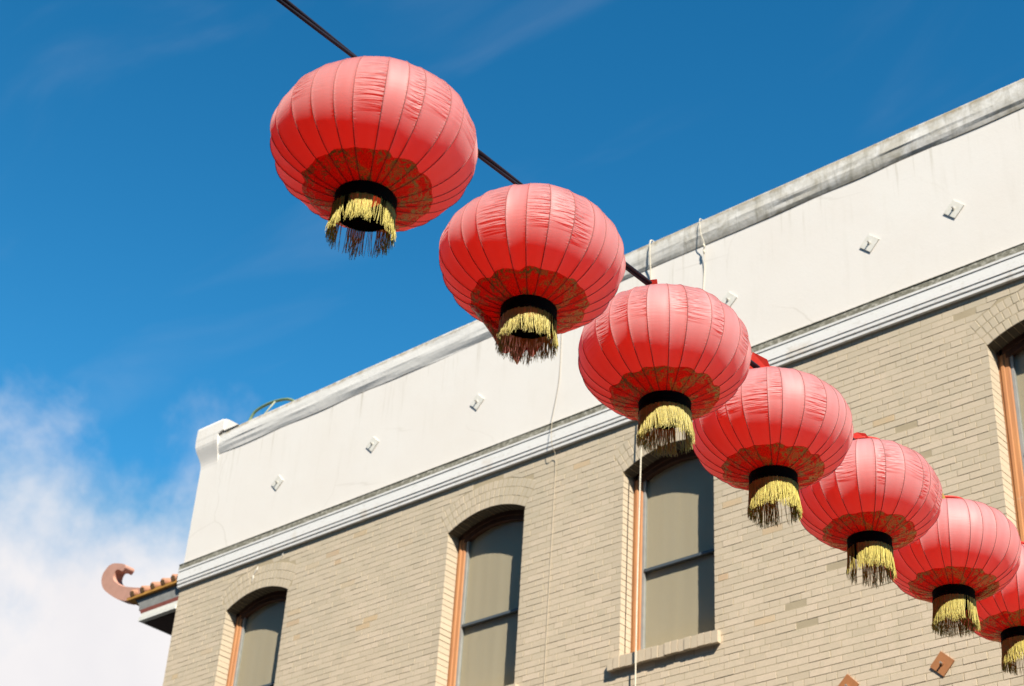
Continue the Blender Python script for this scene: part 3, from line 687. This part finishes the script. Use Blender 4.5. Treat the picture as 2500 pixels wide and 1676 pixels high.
cordthing('thin_cable', [(-10.04, D + .02, 12.27), (-10.04, D - .076, 12.24), (-10.04, D - .02, 11.9), (-10.04, D - .014, 11.6), (-10.035, D - .02, 11.0), (-10.03, D - .105, 10.46), (-10.03, D - .095, 10.2), (-10.035, D - .03, 10.1), (-10.04, D - .007, 9.9), (-10.045, D - .006, 9.0), (-10.05, D - .006, 7.5), (-10.05, D - .006, 3)], .0032, M['thin'], 'thin grey cable running straight down the wall right of the second window', 'cable')

# ------------------------------------------------------------------ lanterns
LX = -3.45
LY = [2.93, 3.762, 4.575, 5.345, 6.13, 6.91, 7.60]
LZ = [5.258, 5.257, 5.265, 5.278, 5.300, 5.335, 5.372]
LR = [.354, .347, .348, .345, .336, .336, .334]
LTILT = [(3.5, -1.0), (3.0, -0.2), (2.5, 1.5), (1.5, 0.6), (1.5, -0.5), (2.5, -1.3), (2, -.5)]
LFADE = [.7, .85, .95, 1.0, 1.0, 1.0, 1.0]
LFR = [150, 190, 210, 200, 170, 240, 220]
LLAB = ['largest red lantern, leftmost in the row, seen wholly against blue sky',
        'second red lantern, a loose flap of printed film hanging below its collar',
        'third red lantern, its fringe hanging before a window head',
        'fourth red lantern, a red cloth corner sticking up behind its top',
        'fifth red lantern, with gappy, clumped fringe over pale bricks',
        'sixth red lantern, dense long fringe above the rust orange wall plate',
        'last red lantern, cut by the right edge of the picture']
NG = 26; CR = .097; HH = .685; LH = [.69, .675, .69, .68, .695, .68, .685]
def make_lantern(i):
    rnd = random.Random(100 + i)
    Rr = LR[i]; k = Rr / .35
    root = tag(empty('lantern', (LX, LY[i], LZ[i])), LLAB[i], 'lantern', 'red lanterns on the overhead cable')
    root.rotation_euler = (R(LTILT[i][0] * rnd.uniform(.8, 1.1)), R(LTILT[i][1]), R(rnd.uniform(0, 360)))
    # keep the tilt in world axes: compose spin first
    spin = Matrix.Rotation(R(rnd.uniform(0, 360)), 4, 'Z'); tilt = Matrix.Rotation(R(LTILT[i][1]), 4, Vector((0.61, -0.78, 0))) @ Matrix.Rotation(R(-LTILT[i][0] * .3), 4, Vector((.75, .65, 0)))
    root.matrix_world = Matrix.Translation((LX, LY[i], LZ[i])) @ tilt @ spin
    r0 = CR / .35
    def prof(t):                              # t 0..1 from top collar to bottom collar -> radius, height
        a0 = math.asin(r0 ** (1 / .94)); a = a0 + (math.pi - 2 * a0) * t
        s_, c_ = math.sin(a), math.cos(a)
        return Rr * s_ ** .94, Rr * LH[i] * math.copysign(abs(c_) ** .97, c_)
    an = [2 * math.pi * (g + rnd.uniform(-.28, .28)) / NG for g in range(NG)]
    rb = [rnd.uniform(-.006, .004) for g in range(NG)]       # each wire stands a little in or out
    pg = [rnd.uniform(-.006, .004) for g in range(NG)]       # slack of each panel
    NU, NV = 6, 44
    def surf(g, u, t, off=0.0):
        g2 = (g + 1) % NG; a = an[g]; b = an[g2] + (2 * math.pi if g == NG - 1 else 0)
        fi = a + (b - a) * u; r, z_ = prof(t)
        bell = math.sin(math.pi * t)
        dent = lambda w_: .008 * noise.noise(Vector((math.cos(w_) * 1.3, math.sin(w_) * 1.3, t * 2.2 + i * 7.1))) * bell
        ra = r + rb[g] * bell + dent(an[g]); rc = r + rb[g2] * bell + dent(an[g2])
        # straight pull between two wires, eased a little towards the round
        A = Vector((ra * math.cos(a), ra * math.sin(a))); B = Vector((rc * math.cos(b), rc * math.sin(b))); ch = A.lerp(B, u)
        rr = ch.length * .9 + (ra + (rc - ra) * u) * .1 + pg[g] * bell * 4 * u * (1 - u) + off
        return (rr * math.cos(fi), rr * math.sin(fi), z_)
    for g in range(NG):
        v, uv = [], []
        for q in range(NV + 1):
            for p in range(NU + 1):
                v.append(surf(g, p / NU, q / NV)); uv.append((p / NU, q / NV))
        f = [(q * (NU + 1) + p, q * (NU + 1) + p + 1, (q + 1) * (NU + 1) + p + 1, (q + 1) * (NU + 1) + p) for q in range(NV) for p in range(NU)]
        o = mesh('cloth_panel', v, [tuple(reversed(x)) for x in f], M['cloth'], root, True, uv); o['fade'] = LFADE[i]
        pts = [surf(g, 0, q / 30, .0004) for q in range(31)]
        MB().tube(pts, .0015, 5, False).build('rib', M['rib'], root, True)
    # printed film round the lower opening, edge cut in scallops
    TB = .86
    nU = NG * 4; v, uv, f = [], [], []
    for q in range(13):
        for p in range(nU):
            g, u = divmod(p, 4); u /= 4
            lob = .012 * abs(math.sin(p * math.pi / 9)) + .006 * math.sin(p * .9)
            t = 1.0 - (1.0 - (TB - lob)) * q / 12
            v.append(surf(g, u, t, .0022)); uv.append((p / nU * 12.0, q / 12))
    for q in range(12):
        for p in range(nU):
            f.append((q * nU + p, q * nU + (p + 1) % nU, (q + 1) * nU + (p + 1) % nU, (q + 1) * nU + p))
    mesh('printed_band', v, f, M['print'], root, True, uv)
    # collars, trims, inner tube
    zb = prof(1.0)[1]; zt = prof(0.0)[1]; c_ = CR * k
    MB().lathe([(c_ + .004, zb + .012), (c_ + .0075, zb + .004), (c_ + .006, zb - .018), (c_ + .007, zb - .046), (c_ - .001, zb - .048), (c_ - .003, zb + .03), (c_ + .001, zb + .03)], 48, True).build('collar', M['black'], root, True)
    MB().lathe([(c_ + .0085, zb - .040), (c_ + .0095, zb - .046), (c_ + .0075, zb - .0515), (c_ + .002, zb - .0515), (c_ + .002, zb - .040)], 48, True).build('fringe_braid', M['black'], root, True)
    tcol = MB().lathe([(c_ + .003, zt - .01), (c_ + .006, zt + .004), (c_ + .005, zt + .03), (c_ - .002, zt + .03), (c_ - .003, zt - .01)], 40, True).build('top_collar', M['redflap'], root, True)
    MB().lathe([(c_ + .007, zt + .026), (c_ + .008, zt + .036), (c_ - .001, zt + .036), (c_ - .001, zt + .026)], 40, True).build('top_trim', M['redflap'], root, True)
    hg = MB()
    for a in range(3):
        w = a * 2 * math.pi / 3
        hg.tube([(c_ * math.cos(w), c_ * math.sin(w), zt + .03), (0, 0, zt + .055)], .002, 5)
    hg.tube([(0, 0, zt + .05), (0, 0, zt + .072)], .003, 6)
    hg.build('hanger', M['socket'], root)
    MB().lathe([(c_ - .0035, zb + .004), (c_ - .0035, zb + .012), (.052, zb + .012), (.050, zb + .008), (.052, zb + .004)], 40, True).build('base_plate', M['black'], root, True)
    # lamp holder and bulb on a lead
    MB().tube([(0, 0, zt + .04), (.004, .003, .02), (0, 0, -.06)], .0035, 6).build('lead', M['socket'], root)
    sk = MB().lathe([(.001, -.055), (.017, -.06), (.019, -.10), (.001, -.101)], 16).build('lamp_holder', M['socket'], root, True)
    MB().lathe([(.010, -.1005), (.014, -.115), (.026, -.14), (.029, -.16), (.022, -.182), (.008, -.19), (.0005, -.191)], 16).build('bulb', M['bulb'], root, True)
    # fringe: single threads, in clumps, with gaps
    fr = MB(); gaps = [(rnd.uniform(0, 6.28), rnd.uniform(.12, .35)) for _ in range({0: 4, 1: 3, 4: 5}.get(i, 1))]
    zf = zb - .049; nT = LFR[i] * 3
    for s in range(nT):
        w = 2 * math.pi * (s + rnd.random()) / nT
        if any(abs((w - a + math.pi) % (2 * math.pi) - math.pi) < d for a, d in gaps) and rnd.random() < .8: continue
        Ln = ((.106, .104, .120, .132, .128, .134, .134)[i] + .022 * noise.noise(Vector((math.cos(w) * 3, math.sin(w) * 3, i * 5.0))) + rnd.uniform(-.014, .01)) * k
        rr = c_ + .006 + rnd.uniform(-.003, .002); sw = .022 * noise.noise(Vector((math.cos(w) * 5, math.sin(w) * 5, i * 3.0 + 2))) + rnd.uniform(-.010, .010)
        fl = .004 + rnd.uniform(-.006, .010); pts = []
        for j in range(5):
            t = j / 4; ww = w + sw * t * t / c_ + rnd.uniform(-.003, .003) / c_ * t; r_ = rr + fl * t * t + rnd.uniform(-.0012, .0012) * t
            pts.append((r_ * math.cos(ww), r_ * math.sin(ww), zf - Ln * t))
        fr.tube(pts, [.0010, .0011, .0011, .0010, .0007], 3, False)
    o = fr.build('fringe', M['fringe'], root, True); o['kind'] = 'stuff'; o['label'] = 'fringe of yellow threads'
    return root, prof, surf, an
lan = [make_lantern(i) for i in range(7)]

def world_dir_local(root, d): return (root.matrix_world.to_3x3().inverted() @ Vector(d)).normalized()
# loose printed film: a sheet still held at its upper edge, bellying out below the shell
def loose_film(i, direction, half, drop, n=18, m_=14):
    root, prof, surf, an = lan[i]; d = world_dir_local(root, direction); w0 = math.atan2(d.y, d.x)
    v, uv, f = [], [], []
    for q in range(m_ + 1):
        s = q / m_
        for p in range(n + 1):
            a = w0 + (p / n - .5) * 2 * half * (1 - .22 * s * s); edge = 1 - abs(p / n - .5) * 2
            r, z_ = prof(.85 + .13 * s); hang = drop * s ** 1.3 * (.55 + .45 * edge ** .5) * (1 + .18 * math.sin(p * .9 + 1))
            rr = r * (1 - .18 * s) + .006 + .012 * math.sin(p * 1.3) * s
            v.append((rr * math.cos(a), rr * math.sin(a), z_ - hang)); uv.append((p / n * 3.0, .9 - .8 * s))
    for q in range(m_):
        for p in range(n): b = q * (n + 1) + p; f.append((b, b + 1, b + n + 2, b + n + 1))
    o = mesh('loose_film', v, f, M['print'], root, True, uv); o['label'] = 'printed film come loose and hanging below the collar'
loose_film(1, (-.93, .36, 0), 1.0, .16)
loose_film(5, (.75, .65, 0), .42, .03)
# red cloth corners and ties on the crowns of the third, fourth and fifth lanterns
def flap(i, direction, poly, mat=None, lift=.02):
    root, prof, surf, an = lan[i]; d = world_dir_local(root, direction); e = Vector((-d.y, d.x, 0)); zt = prof(0)[1] + lift
    v = []
    for a, b, z_ in poly: v.append(d * a + e * b + Vector((0, 0, zt + z_)))
    n = len(v); up = d * .003
    mesh('crown_flap', v + [x + up for x in v], [tuple(range(n)), tuple(n + k for k in reversed(range(n)))] + [((k + 1) % n, k, n + k, n + (k + 1) % n) for k in range(n)], mat or M['redflap'], root)
flap(2, (.15, -1, 0), [(.085, -.01, -.03), (.085, .03, -.03), (.10, .03, .048), (.095, -.005, .06)])
flap(3, (.25, -1, 0), [(.085, -.065, -.03), (.085, .05, -.03), (.10, .03, .05), (.10, -.035, .105), (.095, -.06, .04)])
flap(4, (.3, -.95, 0), [(.09, -.06, -.02), (.09, .06, -.02), (.098, .03, .030), (.095, -.01, .044), (.095, -.05, .032)])
flap(5, (.2, -.98, 0), [(.095, -.05, -.02), (.095, .03, -.02), (.1, .01, .034), (.098, -.03, .036)], M['goldtrim'])

# ------------------------------------------------------------------ the overhead cable
cab = tag(empty('overhead_cable', (LX, 11.5, 5.75)), 'black twin cable the red lanterns hang from, crossing the sky', 'cable')
def cz(y):                                      # follows the lanterns' hangers
    ys = [-4] + LY + [11.5]; zs = [5.70] + [LZ[i] + LR[i] * HH + (.058 if i < 3 else .028) for i in range(7)] + [5.80]
    for i in range(len(ys) - 1):
        if y <= ys[i + 1]: t = (y - ys[i]) / (ys[i + 1] - ys[i]); return zs[i] + (zs[i + 1] - zs[i]) * t
    return zs[-1]
for ph in (0, math.pi):
    pts = []
    for s in range(260):
        y = -4 + 15.45 * s / 259; z_ = (cz(y - .4) + cz(y) + cz(y + .4)) / 3
        pts.append((LX + .0068 * math.cos(y * 3 + ph), y, z_ + .0068 * math.sin(y * 3 + ph)))
    at_root(MB().tube(pts, .0072, 7).build('strand', M['cable'], cab, True), cab)
at_root(MB().tube([(LX, 11.44, 5.86), (LX, 11.53, 5.86)], .03, 10).build('wall_eye', M['bolt'], cab), cab)
